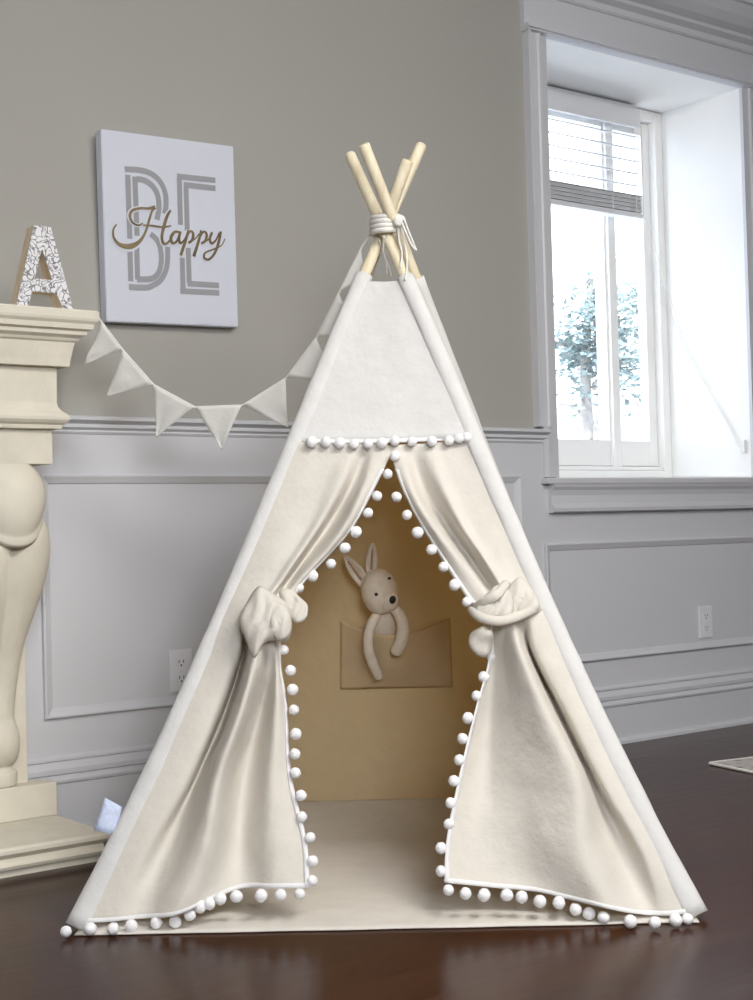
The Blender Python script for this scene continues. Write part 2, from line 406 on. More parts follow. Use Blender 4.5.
ent_part('mantel_shelf', ent[19:]); ent_part('cornice', ent[12:20]); ent_part('frieze', [(0, 1.0175)]+ent[2:12]+[(.011, 1.1685)])
def mantel_leg(cx):
    obj('capital_block', B((cx-.11, FY, .934), (cx+.11, -.010, 1.0172), .002), M['stone'], fp)
    # scroll leg: sections stacked in z; front ridge split by a groove
    secs = [(.152, .054, .040, -.062), (.160, .056, .042, -.062), (.185, .056, .042, -.062), (.192, .048, .036, -.060),
            (.200, .044, .034, -.060), (.215, .054, .044, -.066), (.245, .058, .052, -.072), (.280, .057, .052, -.074), (.305, .050, .044, -.074), (.33, .046, .040, -.074),
            (.40, .052, .044, -.080), (.46, .058, .052, -.088), (.52, .070, .064, -.098), (.58, .088, .076, -.110), (.64, .104, .088, -.122),
            (.70, .115, .096, -.130), (.75, .117, .098, -.132), (.79, .110, .092, -.130), (.82, .098, .082, -.126)]
    bm = bmesh.new(); rings = []; seg = 40
    for z, a, b, cy in secs:
        ring = []
        for k in range(seg):
            q = 2*math.pi*k/seg; s, c = math.sin(q), math.cos(q)
            x = a*math.copysign(abs(s)**.85, s); y = -b*math.copysign(abs(c)**.85, c)
            g = math.exp(-(s/.075)**2)*(.026 if .33 < z < .83 else .002) if c > 0 else 0
            ring.append((cx+x, min(cy+y+g, -.012), z))
        rings.append([Vector(p) for p in ring])
    R2 = []
    for i in range((len(rings)-1)*4+1): R2.append([cr([r[k] for r in rings], i/4) for k in range(seg)])
    V = [[bm.verts.new(p) for p in r] for r in R2]
    for a, b in zip(V, V[1:]):
        for k in range(seg): j = (k+1) % seg; bm.faces.new((a[k], a[j], b[j], b[k]))
    bm.faces.new(V[0][::-1]); bm.faces.new(V[-1])
    obj('scroll_leg', bm, M['stone'], fp, True)
    # rounded shell cap draped over the top of the leg
    bm = bmesh.new(); n, m_ = 26, 34; P = []
    for i in range(n+1):
        ph = i/n; row = []
        for j in range(m_+1):
            th = -math.pi*.5+math.pi*j/m_
            zb = .755+.080*abs(math.sin(th))**2.4       # lower rim hangs lowest at the front
            z = .934-(.934-zb)*ph
            bul = math.sin(min(1, ph*1.02)*math.pi*.62+.35)
            a = .064+.044*bul; b = .062+.066*bul
            row.append(Vector((cx+a*math.sin(th), min(-.130-b*math.cos(th), -.012), z)))
        P.append(row)
    rim = [Vector((cx+(p.x-cx)*1.03, p.y-.004, p.z-.012)) for p in P[-1]]; rim_b = [Vector((cx+(p.x-cx)*1.0, min(p.y+.002, -.012), p.z-.022)) for p in P[-1]]; rim2 = [Vector((cx+(p.x-cx)*.82, min(p.y+.028, -.012), p.z+.012)) for p in P[-1]]
    P += [rim, rim_b, rim2]
    grid(bm, P); o = obj('scroll_cap', bm, M['stone'], fp, True)
    obj('pilaster', B((cx-.090, -.058, .150), (cx+.090, -.010, .934), .002), M['stone'], fp)
    bm = bmesh.new(); box(bm, (cx-.145, -.106, .0685), (cx+.145, -.036, .151), .004)
    obj('plinth', bm, M['stone'], fp)
mantel_leg(1.391); mantel_leg(-.19)
hs = thing('hearth_slab', 'low cream stone hearth slab on the floor under the fireplace mantel', 'hearth slab', (.7, -.2, 0))
bm = bmesh.new(); rings = []
for o, z in ((-.02, .0), (-.02, .017), (-.008, .018), (-.004, .026), (-.012, .034), (-.014, .042), (-.004, .050), (0, .054), (0, .062), (-.004, .067), (-.008, .0682)):
    rings.append([bm.verts.new(p) for p in ((-.50-o, -.036, z), (-.50-o, -.385-o*1, z), (1.54+o, -.385-o, z), (1.54+o, -.036, z))])
for a, b in zip(rings, rings[1:]):
    for i in range(4): j = (i+1) % 4; bm.faces.new((a[i], a[j], b[j], b[i]))
bm.faces.new(rings[0][::-1]); bm.faces.new(rings[-1]); obj('slab', bm, M['stone'], hs)

# ------------------------------------------------------------------ letter A on the shelf
AY = -.268; ZS = 1.3015
def A(x, y): p = on_wall(x, y, AY); return (p.x, p.z)
pts = dict(bl0=A(16, 304), bl1=A(28, 304.5), il=A(31.5, 292), ir=A(56, 292.8), br0=A(62.8, 307), br1=A(73, 308), tr=A(50.4, 227.5), tl=A(33.6, 225), ha=A(41.6, 248.7), hl=A(34, 279), hr=A(52, 280))
for k in ('bl0', 'bl1', 'br0', 'br1'): pts[k] = (pts[k][0], ZS)
zc = (pts['il'][1]+pts['ir'][1])/2; pts['il'] = (pts['il'][0], zc); pts['ir'] = (pts['ir'][0], zc)
zc = (pts['hl'][1]+pts['hr'][1])/2; pts['hl'] = (pts['hl'][0], zc); pts['hr'] = (pts['hr'][0], zc)
la = thing('letter_decoration', 'wooden letter A with grey leaf pattern standing on the mantel shelf', 'letter decoration', (pts['il'][0], AY, ZS))
quads = [('tl', 'bl0', 'bl1', 'il', 'hl', 'ha'), ('tl', 'ha', 'tr'), ('tr', 'ha', 'hr', 'ir', 'br0', 'br1'), ('hl', 'il', 'ir', 'hr')]
edges = [('tl', 'bl0'), ('bl0', 'bl1'), ('bl1', 'il'), ('il', 'ir'), ('ir', 'br0'), ('br0', 'br1'), ('br1', 'tr'), ('tr', 'tl'), ('ha', 'hl'), ('hl', 'hr'), ('hr', 'ha')]
bm = bmesh.new(); F_ = {k: bm.verts.new((v[0], AY, v[1])) for k, v in pts.items()}; K_ = {k: bm.verts.new((v[0], AY+.037, v[1])) for k, v in pts.items()}
for q in quads: bm.faces.new([F_[k] for k in q]); bm.faces.new([K_[k] for k in q][::-1])
for a, b in edges: bm.faces.new((F_[a], F_[b], K_[b], K_[a]))
obj('letter_body', bm, M['letterwood'], la)
bm = bmesh.new(); F_ = {k: bm.verts.new((v[0], AY-.0025, v[1])) for k, v in pts.items()}; K_ = {k: bm.verts.new((v[0], AY-.0003, v[1])) for k, v in pts.items()}
for q in quads: bm.faces.new([F_[k] for k in q]); bm.faces.new([K_[k] for k in q][::-1])
for a, b in edges: bm.faces.new((F_[a], F_[b], K_[b], K_[a]))
obj('patterned_face', bm, M['damask'], la)

# ------------------------------------------------------------------ canvas print
c0 = on_wall(102, 129, -.036); c1 = on_wall(105.8, 321.6, -.036)
CW, CH = .405, .501
ang = -math.radians(1.57)
cx_ = Vector((math.cos(ang), 0, -math.sin(ang)*-1)); cx_ = Vector((math.cos(ang), 0, -math.sin(ang)))
cz_ = Vector((math.sin(-ang)*-1, -.040, math.cos(ang))); cz_ = (cz_-cx_*cz_.dot(cx_)).normalized()
CB = Vector((1.7375, -.036, 1.319))          # lower left corner of the face
cp = thing('canvas_print', 'white wall canvas with grey BE letters and gold script Happy', 'canvas print', CB+cx_*CW/2+cz_*CH/2+Vector((0, .034, 0)))
bm = bmesh.new()
vs = []
for d, e in ((0, 0), (.034, 0)):
    vs.append([bm.verts.new(CB+cx_*a+cz_*b+Vector((0, d, 0))) for a, b in ((0, 0), (CW, 0), (CW, CH), (0, CH))])
bm.faces.new(vs[0]); bm.faces.new(vs[1][::-1])
for i in range(4): j = (i+1) % 4; bm.faces.new((vs[0][i], vs[0][j], vs[1][j], vs[1][i]))
bmesh.ops.bevel(bm, geom=bm.edges[:], offset=.002, segments=2, affect='EDGES')
obj('stretched_canvas', bm, M['art'], cp)
# artwork: strokes in the face plane, u across (0..1) v up (0..1), rectified from the print
_q = [(102, 129), (233.5, 146.3), (236.8, 327), (105.8, 321.6)]
def homog(src):
    # unit square (0,1),(1,1),(1,0),(0,0) <- quad ; solve 8x8
    dst = [(0, 1), (1, 1), (1, 0), (0, 0)]; Am = []
    for (x, y), (u, v) in zip(src, dst):
        Am.append([x, y, 1, 0, 0, 0, -u*x, -u*y, u]); Am.append([0, 0, 0, x, y, 1, -v*x, -v*y, v])
    n = 8
    for i in range(n):
        p = max(range(i, n), key=lambda r: abs(Am[r][i])); Am[i], Am[p] = Am[p], Am[i]
        for r in range(n):
            if r != i:
                f = Am[r][i]/Am[i][i]
                for c in range(i, 9): Am[r][c] -= f*Am[i][c]
    return [Am[i][8]/Am[i][i] for i in range(n)]
Hm = homog(_q)
def art(a, b, lift):
    """a, b: coordinates read on the enlarged print (5 per pixel from 100,130)"""
    x, y = 100+a/5, 130+b/5; w = Hm[6]*x+Hm[7]*y+1
    u, v = (Hm[0]*x+Hm[1]*y+Hm[2])/w, (Hm[3]*x+Hm[4]*y+Hm[5])/w
    return CB+cx_*(u*CW)+cz_*(v*CH)+Vector((0, -lift, 0))
LIFT = [0]
def stroke(bm, pts, wid, lift, k=6, curve=True):
    LIFT[0] = (LIFT[0]+1) % 7; lift += LIFT[0]*.00006
    P = [Vector((p[0], p[1], p[2] if len(p) > 2 else 1.)) for p in pts]
    P = smooth_path(P, k) if curve and len(P) > 2 else P
    Q = [art(p.x, p.y, lift) for p in P]; n = len(Q); nrm = Vector((0, -1, 0)); L = []; Rr = []; Lb = []
    for i in range(n):
        t = (Q[min(i+1, n-1)]-Q[max(i-1, 0)]); t = t.normalized() if t.length > 1e-9 else cx_
        s = t.cross(nrm)*(wid*.5*P[i].z)
        L.append(bm.verts.new(Q[i]+s)); Rr.append(bm.verts.new(Q[i]-s))
    for i in range(n-1): bm.faces.new((L[i], L[i+1], Rr[i+1], Rr[i]))
px_ = .0155
bm = bmesh.new()
Bs = [[(125, 196), (205, 202), (262, 222), (305, 265), (326, 320), (329, 375), (322, 420)],
      [(182, 246), (215, 250), (250, 268), (280, 305), (292, 350), (292, 400), (283, 450)],
      [(335, 585), (333, 660), (322, 710), (295, 755), (245, 785), (200, 789), (140, 786)],
      [(250, 520), (285, 555), (301, 610), (301, 670), (285, 720), (250, 745), (180, 748)]]
for s in Bs: stroke(bm, s, px_, .0008)
for s in ([(140, 225), (147, 545)], [(175, 234), (183, 530)], [(147, 590), (150, 758)], [(181, 575), (184, 750)],
          [(385, 232), (576, 252)], [(396, 240), (400, 475)], [(418, 274), (576, 292)], [(429, 280), (433, 505)],
          [(407, 640), (410, 815)], [(396, 806), (590, 815)], [(437, 590), (441, 765)], [(432, 768), (589, 778)]): stroke(bm, s, px_, .0008, curve=False)
obj('block_lettering', bm, M['artgrey'], cp)
Hs = [[(80, 473, .5), (64, 500, .7), (66, 540, .9), (95, 575, 1.4), (145, 584, 1.9), (190, 562, 1.3), (222, 515, .9), (243, 450, .9), (258, 405, .9), (272, 388, 1.3)],
      [(212, 468, .5), (186, 478, .7), (158, 462, .9), (147, 430, 1.1), (160, 404, 1.), (200, 393, .9), (240, 394, .9), (273, 386, 1.2)],
      [(212, 478, .6), (255, 480, .7), (310, 487, .7), (352, 480, .5)],
      [(350, 402, .7), (333, 430, 1.1), (315, 485, 1.2), (305, 535, 1.1), (312, 568, 1.1), (330, 568, .8), (350, 545, .6)],
      [(392, 512, .8), (368, 512, 1.), (350, 540, 1.2), (356, 566, 1.1), (376, 560, .8), (392, 530, .8)],
      [(398, 508, .9), (390, 540, 1.1), (395, 566, 1.), (412, 556, .6), (432, 520, .5)],
      [(437, 500, .8), (424, 550, 1.1), (398, 628, 1.2)], [(424, 545, .6), (446, 508, .8), (461, 520, 1.1), (455, 552, 1.), (436, 566, .8), (470, 545, .5), (490, 520, .5)],
      [(501, 502, .8), (488, 555, 1.1), (463, 632, 1.2)], [(488, 548, .6), (512, 510, .8), (528, 524, 1.1), (520, 556, 1.), (500, 568, .8), (532, 552, .5), (548, 525, .5)],
      [(555, 512, .9), (543, 545, 1.1), (552, 568, 1.), (573, 552, .7), (592, 515, .8)],
      [(599, 508, .9), (588, 560, 1.1), (568, 615, 1.), (538, 648, .9), (515, 640, .9), (520, 615, .7), (560, 598, .6), (600, 578, .5), (619, 545, .5)]]
bm = bmesh.new()
for s in Hs: stroke(bm, s, .0150, .0018)
halo = obj('script_outline', bm, M['art'], cp)
bm = bmesh.new()
for s in Hs: stroke(bm, s, .0078, .0028)
obj('script_lettering', bm, M['gold'], cp)['label'] = 'gold script lettering'

# ------------------------------------------------------------------ outlets
def outlet(cx, cz, label, y=-WS):
    t = thing('wall_outlet', label, 'wall outlet', (cx, y, cz), 'outlets on the wainscot')
    obj('cover_plate', B((cx-.035, y-.007, cz-.057), (cx+.035, y-.0002, cz+.057), .0025), M['plate'], t)
    for s in (-1, 1):
        bm = bmesh.new(); n = 20; ring = []
        for k in range(n):
            q = 2*math.pi*k/n; ring.append((cx+.0165*math.cos(q), cz+s*.0215+max(-.0125, min(.0125, .0165*math.sin(q)))))
        a = [bm.verts.new((x, y-.0069, z)) for x, z in ring]; b = [bm.verts.new((x, y-.0088, z)) for x, z in ring]
        for k in range(n): j = (k+1) % n; bm.faces.new((a[k], a[j], b[j], b[k]))
        bm.faces.new(b); so = obj('socket', bm, M['plate'], t)
        bm = bmesh.new()
        box(bm, (cx-.0078, y-.0092, cz+s*.0215-.001), (cx-.0056, y-.0087, cz+s*.0215+.0075)); box(bm, (cx+.0056, y-.0092, cz+s*.0215-.001), (cx+.0078, y-.0087, cz+s*.0215+.0075))
        tube(bm, [(cx, y-.0087, cz+s*.0215-.007), (cx, y-.0092, cz+s*.0215-.007)], .0026, 8)
        obj('slot', bm, M['slot'], so)
    bm = bmesh.new(); tube(bm, [(cx, y-.0068, cz), (cx, y-.0085, cz)], .003, 10); obj('screw', bm, M['plate'], t)
outlet(1.946, .387, 'white wall outlet half hidden by the left slope of the tent')
outlet(4.117, .387, 'white wall outlet in the panel under the deep window')

# ------------------------------------------------------------------ rug
r0 = on_floor(713.5, 765); ra = on_floor(753, 773.2); rb = on_floor(753, 756)
bm = bmesh.new()
e1 = (ra-r0).normalized(); e2 = (rb-r0).normalized(); e2 = Vector((-e1.y, e1.x, 0)) if Vector((-e1.y, e1.x, 0)).dot(e2) > 0 else Vector((e1.y, -e1.x, 0))
ru = thing('area_rug', 'light grey patterned rug lying on the dark floor at the right edge', 'rug', r0+e1*.9+e2*.25)
def slab_poly(bm, P, z0, z1):
    a = [bm.verts.new((p.x, p.y, z0)) for p in P]; b = [bm.verts.new((p.x, p.y, z1)) for p in P]
    bm.faces.new(a[::-1]); bm.faces.new(b)
    for i in range(len(P)): j = (i+1) % len(P); bm.faces.new((a[i], a[j], b[j], b[i]))
RL, RW = 1.8, min(1.2, .9)
def rp(a, b): return r0+e1*a+e2*b
RW = .42
slab_poly(bm, [rp(0, 0), rp(RL, 0), rp(RL, RW), rp(0, RW)], .001, .009); obj('pile', bm, M['rug'], ru)
bm = bmesh.new(); q = [rp(-.008, -.008), rp(RL+.008, -.008), rp(RL+.008, RW+.008), rp(-.008, RW+.008)]
tube(bm, [p+Vector((0, 0, .005)) for p in q+[q[0], q[1]]][:5], .005, 8); obj('bound_edge', bm, M['rope'], ru)

# ================================================================== TENT
U_ = Vector((.77893, -.62711, 0)); N_ = Vector((.62711, .77893, 0)); O_ = Vector((1.658, -1.267, 0))+.54*N_
def loc(s, n, z): return O_+U_*s+N_*n+Vector((0, 0, z))
tent = thing('play_tent', 'large cream canvas teepee play tent with white pompom trim standing on the dark floor', 'play tent', O_)
def hit_n(x, y, n0): return hit(x, y, O_+N_*n0, N_)
bFL = on_floor(76, 931)+Vector((0, 0, .006)); bFR = on_floor(697, 919)+Vector((0, 0, .006))
tFL = hit_n(421.5, 145, .085); tFR = hit_n(349.5, 154, .045)
bBL = loc(-.575, .535, .012); bBR = loc(.600, .535, .012)
tBL = hit_n(408, 160, -.035); tBR = hit_n(363.5, 144, -.11)
POL = {'FL': (bFL, tFL), 'FR': (bFR, tFR), 'BL': (bBL, tBL), 'BR': (bBR, tBR)}
def pol(k, z):
    a, b = POL[k]; t = max(0, min(1, z/1.42)); bow = .021*6.75*t*(1-t)**2 if k[0] == 'F' else 0      # front poles flex inwards under the cloth
    return a+(b-a)*((z-a.z)/(b.z-a.z))+U_*(bow if k == 'FL' else -bow)
for k, (a, b) in POL.items():
    d = (b-a).normalized(); bm = bmesh.new()
    zs = [a.z+(b.z-a.z)*q/24 for q in range(24)]
    tube(bm, [pol(k, z) for z in zs]+[b-d*.004, b], [.0132]*25+[.0108], 16)
    obj('pole', bm, M['pine'], tent, True)
# front plane through both front poles
ZT = 1.325
_m = (pol('FL', 1.42)+pol('FR', 1.42))/2
FN = (bFR-bFL).cross(_m-bFL).normalized()
if FN.dot(CAM-bFL) < 0: FN = -FN
def front(x, y, w=0.): return hit(x, y, bFL+FN*w, FN)
_m2 = (pol('BL', 1.35)+pol('BR', 1.35))/2
BN = (bBR-bBL).cross(_m2-bBL).normalized()
if BN.dot(CAM-bBL) < 0: BN = -BN
def back(x, y, w=0.): return hit(x, y, bBL+BN*w, BN)
# sleeves round the poles
def sleeve(k, z1):
    a = pol(k, .007); b = pol(k, z1); n = 60; zz = lambda t: .007+(z1-.007)*t; P = []; R_ = []
    flat = (FN if k[0] == 'F' else BN)
    axis = (b-a).normalized()
    for i in range(n+1):
        t = i/n; R_.append((.0175+.004*(1-t)**3)*(1+.06*noise.noise(Vector((t*14, 3.1*len(k), ord(k[1]))))))
        P.append(pol(k, zz(t))+flat*.001)
    bm = bmesh.new(); seg = 18
    side = axis.cross(flat).normalized(); rings = []
    for p, r in zip(P, R_):
        ring = []
        for j in range(seg):
            q = 2*math.pi*j/seg; wr = 1+.05*noise.noise(p*22+Vector((j*.9, 0, 0)))
            ring.append(bm.verts.new(p+side*(math.cos(q)*r*wr*1.08)+flat*(math.sin(q)*r*.74*wr)))
        rings.append(ring)
    for A_, B_ in zip(rings, rings[1:]):
        for j in range(seg): bm.faces.new((A_[j], A_[(j+1) % seg], B_[(j+1) % seg], B_[j]))
    o = obj('pole_sleeve', bm, M['light_canvas'], tent, True); thicken(o, .0015); return side
sideFL = sleeve('FL', 1.330); sideFR = sleeve('FR', 1.318); sleeve('BL', 1.325); sleeve('BR', 1.325)
# plain walls between poles
def panel(name, ka, kb, z0, z1, sag, nrm_in, nu=36, nv=44, lift=.0, fold=.004, seed=0):
    P = []
    for i in range(nv+1):
        v = i/nv; z = z0+(z1-z0)*v; a = pol(ka, z); b = pol(kb, z); row = []
        for j in range(nu+1):
            t = j/nu; p = a.lerp(b, .03+.94*t)
            s = sag*math.sin(math.pi*t)*(1-.65*v)
            s += fold*noise.noise(Vector((t*5+seed, v*3, seed)))*math.sin(math.pi*t)*2
            row.append(p+nrm_in*(s+lift))
        P.append(row)
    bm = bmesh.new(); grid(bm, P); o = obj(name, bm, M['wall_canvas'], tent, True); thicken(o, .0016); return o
ln = (bBL-bFL).cross(Vector((0, 0, 1))).normalized(); ln = ln if ln.dot(O_-bFL) > 0 else -ln
rn = (bBR-bFR).cross(Vector((0, 0, 1))).normalized(); rn = rn if rn.dot(O_-bFR) > 0 else -rn
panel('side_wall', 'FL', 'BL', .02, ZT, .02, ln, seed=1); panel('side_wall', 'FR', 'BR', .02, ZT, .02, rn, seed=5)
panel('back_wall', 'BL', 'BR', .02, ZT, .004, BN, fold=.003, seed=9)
# upper front panel from the trim line to the open top
P = []
ZLOW = (front(300, 443).z, front(474, 439).z)
for i in range(31):
    v = i/30; a = pol('FL', ZLOW[0]+(1.312-ZLOW[0])*v)+FN*.010; b = pol('FR', ZLOW[1]+(1.306-ZLOW[1])*v)+FN*.010; row = []
    for j in range(31):
        t = j/30; row.append(a.lerp(b, t)+FN*(.003*noise.noise(Vector((t*4, v*2, 2)))-.008*math.sin(math.pi*t)))
    P.append(row)
bm = bmesh.new(); grid(bm, P); o = obj('upper_front_panel', bm, M['light_canvas'], tent, True); thicken(o, .0016)
# rear gap at the top stays open; floor mat with a puffed rear seam
mz = bmesh.new(); P = []
for i in range(41):
    v = i/40; row = []
    for j in range(49):
        t = j/48; n = -.552+1.085*v; s0 = -.585-.0*v; s1 = .592
        edge = min(1, min(t, 1-t)*9)
        z = .005+.008*(.5+.5*noise.noise(Vector((t*4, v*5, 3))))*edge*min(1, v*6)+.008*min(1, v*5)+.030*max(0, (v-.72)/.28)**1.6*edge
        if v < .03: z = .003
        row.append(loc(s0+(s1-s0)*t, n+.006*noise.noise(Vector((t*6, 0, 1))), max(z, .003)))
    P.append(row)
grid(mz, P); o = obj('floor_mat', mz, M['canvas'], tent, True); thicken(o, .002)

# curtains: guide lines (down the cloth) in the front plane; third value = fold depth in metres
LG = [[(307,443,0),(285,490,0),(262,540,0),(241,585,0),(224,622,0),(207,660,0),(180,720,0),(149,790,0),(121,850,0),(92,923,0)],
      [(322,443,.004),(303,490,.006),(282,540,.010),(258,585,.015),(239,616,.020),(237,652,.010),(215,712,.006),(184,784,.006),(146,850,.008),(113,921,.004)],
      [(338,443,.004),(322,488,.006),(302,535,.008),(272,583,.018),(246,618,.030),(243,655,-.036),(225,714,-.042),(197,780,-.034),(167,850,-.018),(142,918,.004)],
      [(354,443,.004),(341,483,.012),(318,527,.016),(284,578,.022),(256,616,.045),(254,655,.050),(241,710,.052),(218,776,.046),(203,850,.040),(180,914,.030)],
      [(368,443,.004),(352,486,-.014),(326,530,-.024),(288,582,-.012),(266,616,.040),(269,662,.015),(258,715,-.028),(244,780,-.034),(238,845,-.026),(237,889,-.018)],
      [(378,444,.005),(363,488,.014),(339,534,.020),(294,586,.012),(276,618,.030),(277,665,.018),(275,715,.012),(270,785,.010),(270,845,.012),(274,888,.010)],
      [(395,446,.006),(374,489,.004),(350,532,.004),(303,585,.004),(284,622,.012),(281,662,.004),(287,705,-.004),(291,775,-.004),(306,840,.0),(309,887,.004)]]
RG = [[(468,440,0),(490,490,0),(514,540,0),(535,585,0),(552,622,0),(569,660,0),(596,720,0),(628,790,0),(655,850,0),(684,914,0)],
      [(455,441,.004),(472,488,.006),(494,538,.008),(517,580,.010),(531,613,.016),(537,652,.010),(568,713,.008),(604,786,.010),(641,850,.012),(666,915,.006)],
      [(440,442,.004),(454,486,.006),(475,533,.008),(503,580,.016),(520,612,.022),(530,652,-.030),(558,712,-.036),(592,782,-.028),(620,845,-.020),(643,914,.002)],
      [(425,443,.004),(440,484,.012),(461,526,.016),(495,577,.022),(512,610,.042),(521,650,.050),(546,711,.052),(576,780,.048),(583,850,.042),(605,908,.030)],
      [(410,444,.004),(425,492,-.014),(450,530,-.026),(488,584,-.012),(503,610,.040),(503,655,.020),(506,712,.004),(512,780,.0),(524,850,.0),(540,892,.0)],
      [(400,445,.005),(414,492,.014),(439,533,.020),(481,588,.012),(496,614,.030),(494,660,.006),(489,712,-.016),(484,780,-.020),(483,845,-.012),(492,887,-.006)],
      [(389,447,.006),(402,488,.004),(424.5,531,.004),(468,599,.004),(489,620,.010),(489,660,.008),(477,705,.004),(461,770,.002),(447.5,838,.004),(445,882,.006)]]
def curtain(G, seed, label):
    rows = len(G[0]); cols = len(G); ku, kv = 11, 11
    G3 = [[Vector((p[0], p[1], p[2]*1.45)) for p in g] for g in G]
    sg = 1 if G[0][0][0] > 400 else -1
    G3[0] = [Vector((p.x+sg*4, p.y, .010)) for p in G3[0]]; G3[0][-1] = Vector((G[0][-1][0], G[0][-1][1], .004))
    GG = [[cr(g, i/kv) for i in range((rows-1)*kv+1)] for g in G3]
    P = []
    for i in range((rows-1)*kv+1):
        line = [g[i] for g in GG]; row = []
        for j in range((cols-1)*ku+1):
            q = cr(line, j/ku); p = front(q.x, q.y, q.z)
            tt = j/((cols-1)*ku)
            p = p+FN*(.0045*noise.noise(p*13+Vector((seed, 0, 0)))*math.sin(math.pi*tt))
            if j == 0: dev = pol('FL' if sg < 0 else 'FR', max(p.z, .012))+FN*.010-p
            if j < ku: p = p+dev*(1-j/ku)**2
            if p.z < .010: p.z = .010
            row.append(p)
        P.append(row)
    bm = bmesh.new(); grid(bm, P); o = obj('curtain', bm, M['canvas'], tent, True); thicken(o, .0016)
    # white tape along the opening edge and the hem
    bm = bmesh.new()
    E1 = [(r[-1], r[-4]) for r in P[6:]]; E2 = [(a, b) for a, b in zip(P[-1], P[-4])]
    for E_ in (E1, E2):
        Q = []
        for e, ins in E_:
            d = (ins-e); d = d.normalized() if d.length > 1e-6 else U_
            Q.append([e-d*.0015+FN*.0035, e+d*.008+FN*.0035])
        grid(bm, Q)
    tp_ = obj('trim_tape', bm, M['trim'], o, True); thicken(tp_, .0012)
    return o
cL = curtain(LG, 3, 0); cR = curtain(RG, 11, 0)
# pompoms: one mesh, copied
bm = bmesh.new(); ball(bm, (0, 0, 0), .0118, 3, wob=.10, wf=4.)
pom_me = bpy.data.meshes.new('pompom'); bm.to_mesh(pom_me); bm.free(); pom_me.materials.append(M['pom'])
for p in pom_me.polygons: p.use_smooth = True
pomL = [(377,496),(368,513),(356,532),(345,548),(331,564),(312.6,576),(299,588),(283.4,650),(290.6,670.5),(292.6,689.6),(293.8,710),(295.8,734),(295,754),(295.4,773),(301,795.6),(301.8,817),(310,837.5),(312.5,861),(312,880.5),
        (299.8,894),(280.6,895),(261,895.6),(236.4,896.4),(220.5,898.8),(209.3,903.6),(200,906.8),(189.8,914.7),(175,922),(156.3,922.7),(131.2,926),(113,928.7),(90.2,928.7),(66,931.5)]
pomR = [(396.5,497),(407,515),(417.7,532.6),(431.7,549.7),(443.5,567),(454.5,585),(467,602),(495,633),(491,656),(483.7,677),(476.6,696),(467.8,718),(462.5,738.7),(459.4,760),(454,781),(450.5,803),(448.7,824),(441,848),(441,871),
        (448.3,890),(465.5,893.5),(484,895),(506.7,895),(521.7,897),(539.9,901.4),(558.9,902.8),(575.7,909.4),(589,913.4),(603.5,917.4),(630.5,921.5),(654.9,922.5),(675.6,920),(687.6,919)]
pomT = [(312,442),(326,442),(340,443),(354,444),(368,443.5),(382,443),(395,441),(395,456),(387.5,474),(412,441.5),(432,441.5),(449,440.5),(459,438.5),(467,437.5)]
def poms(lst, par, w, hem_from=99):
    rnd = random.Random(len(lst))
    for i, (x, y) in enumerate(lst):
        o = bpy.data.objects.new('pompom', pom_me); COL.objects.link(o); o.parent = par
        ww = w
        if i >= hem_from: ww = w+.014
        p = front(x, y, ww)
        if p.z < .0145:
            p = on_floor(x, y, .0145)
        o.location = p-parent_world(par); o.rotation_euler = (rnd.uniform(0, 6), rnd.uniform(0, 6), rnd.uniform(0, 6)); k = rnd.uniform(.9, 1.08); o.scale = (k, k, k*.96)
poms(pomL, cL, .006, 19); poms(pomR, cR, .006, 19); poms(pomT, tent, .020)
bm = bmesh.new(); Q = []
for i in range(41):
    t = i/40; x = 306+(473-306)*t; y = 442.5-4*t+1.5*math.sin(t*3.1)
    Q.append([front(x, y-3.4, .010), front(x, y+.6, .011)])
grid(bm, Q); o = obj('trim_tape', bm, M['trim'], tent, True); thicken(o, .0014)

# tie-backs
def pillow(bm, outline, w0, h, folds=0., ph=0., fn=front, rings=12, dense=5):
    pts = [Vector((*p, 0)) for p in outline]; n = len(pts)
    ring = []
    for i in range(n*dense):
        f = i/dense; k = int(f); t = f-k
        p0, p1, p2, p3 = pts[(k-1) % n], pts[k % n], pts[(k+1) % n], pts[(k+2) % n]
        ring.append(.5*((2*p1)+(p2-p0)*t+(2*p0-5*p1+4*p2-p3)*t*t+(3*p1-p0-3*p2+p3)*t**3))
    c = sum(ring, Vector())/len(ring); m_ = len(ring)
    for sgn in (1, -1):
        prev = None
        for r_ in range(rings+1):
            r = r_/rings
            if r_ == 0: cur = [bm.verts.new(fn(c.x, c.y, w0+sgn*h))]
            else:
                cur = []
                for k in range(m_):
                    q = c+(ring[k]-c)*r; b = math.sqrt(max(0, 1-r**2.4))
                    an = 2*math.pi*k/m_
                    ww = w0+sgn*h*b+folds*.7*math.sin(q.x*.46+q.y*.16+1.2*math.sin(q.y*.13+ph)+ph)*b*(1 if sgn > 0 else 0)+folds*.9*noise.noise(Vector((q.x*.11+ph, q.y*.07, ph)))*b*min(1, r*3)+folds*.35*math.sin(an*4+ph)*b*r*r*r
                    cur.append(bm.verts.new(fn(q.x, q.y, ww)))
            if prev is not None:
                if len(prev) == 1:
                    for k in range(m_): bm.faces.new((prev[0], cur[k], cur[(k+1) % m_]))
                else:
                    for k in range(m_): bm.faces.new((prev[k], cur[k], cur[(k+1) % m_], prev[(k+1) % m_]))
            prev = cur
    bmesh.ops.remove_doubles(bm, verts=bm.verts[:], dist=1e-5)
    return bm
def band(bm, path, wid, fn=front, thick=.007, k=8):
    P = smooth_path([Vector(p) for p in path], k); Q = [fn(p.x, p.y, p.z) for p in P]
    tube(bm, Q, wid, 12, True, (FN, thick/wid)); return bm
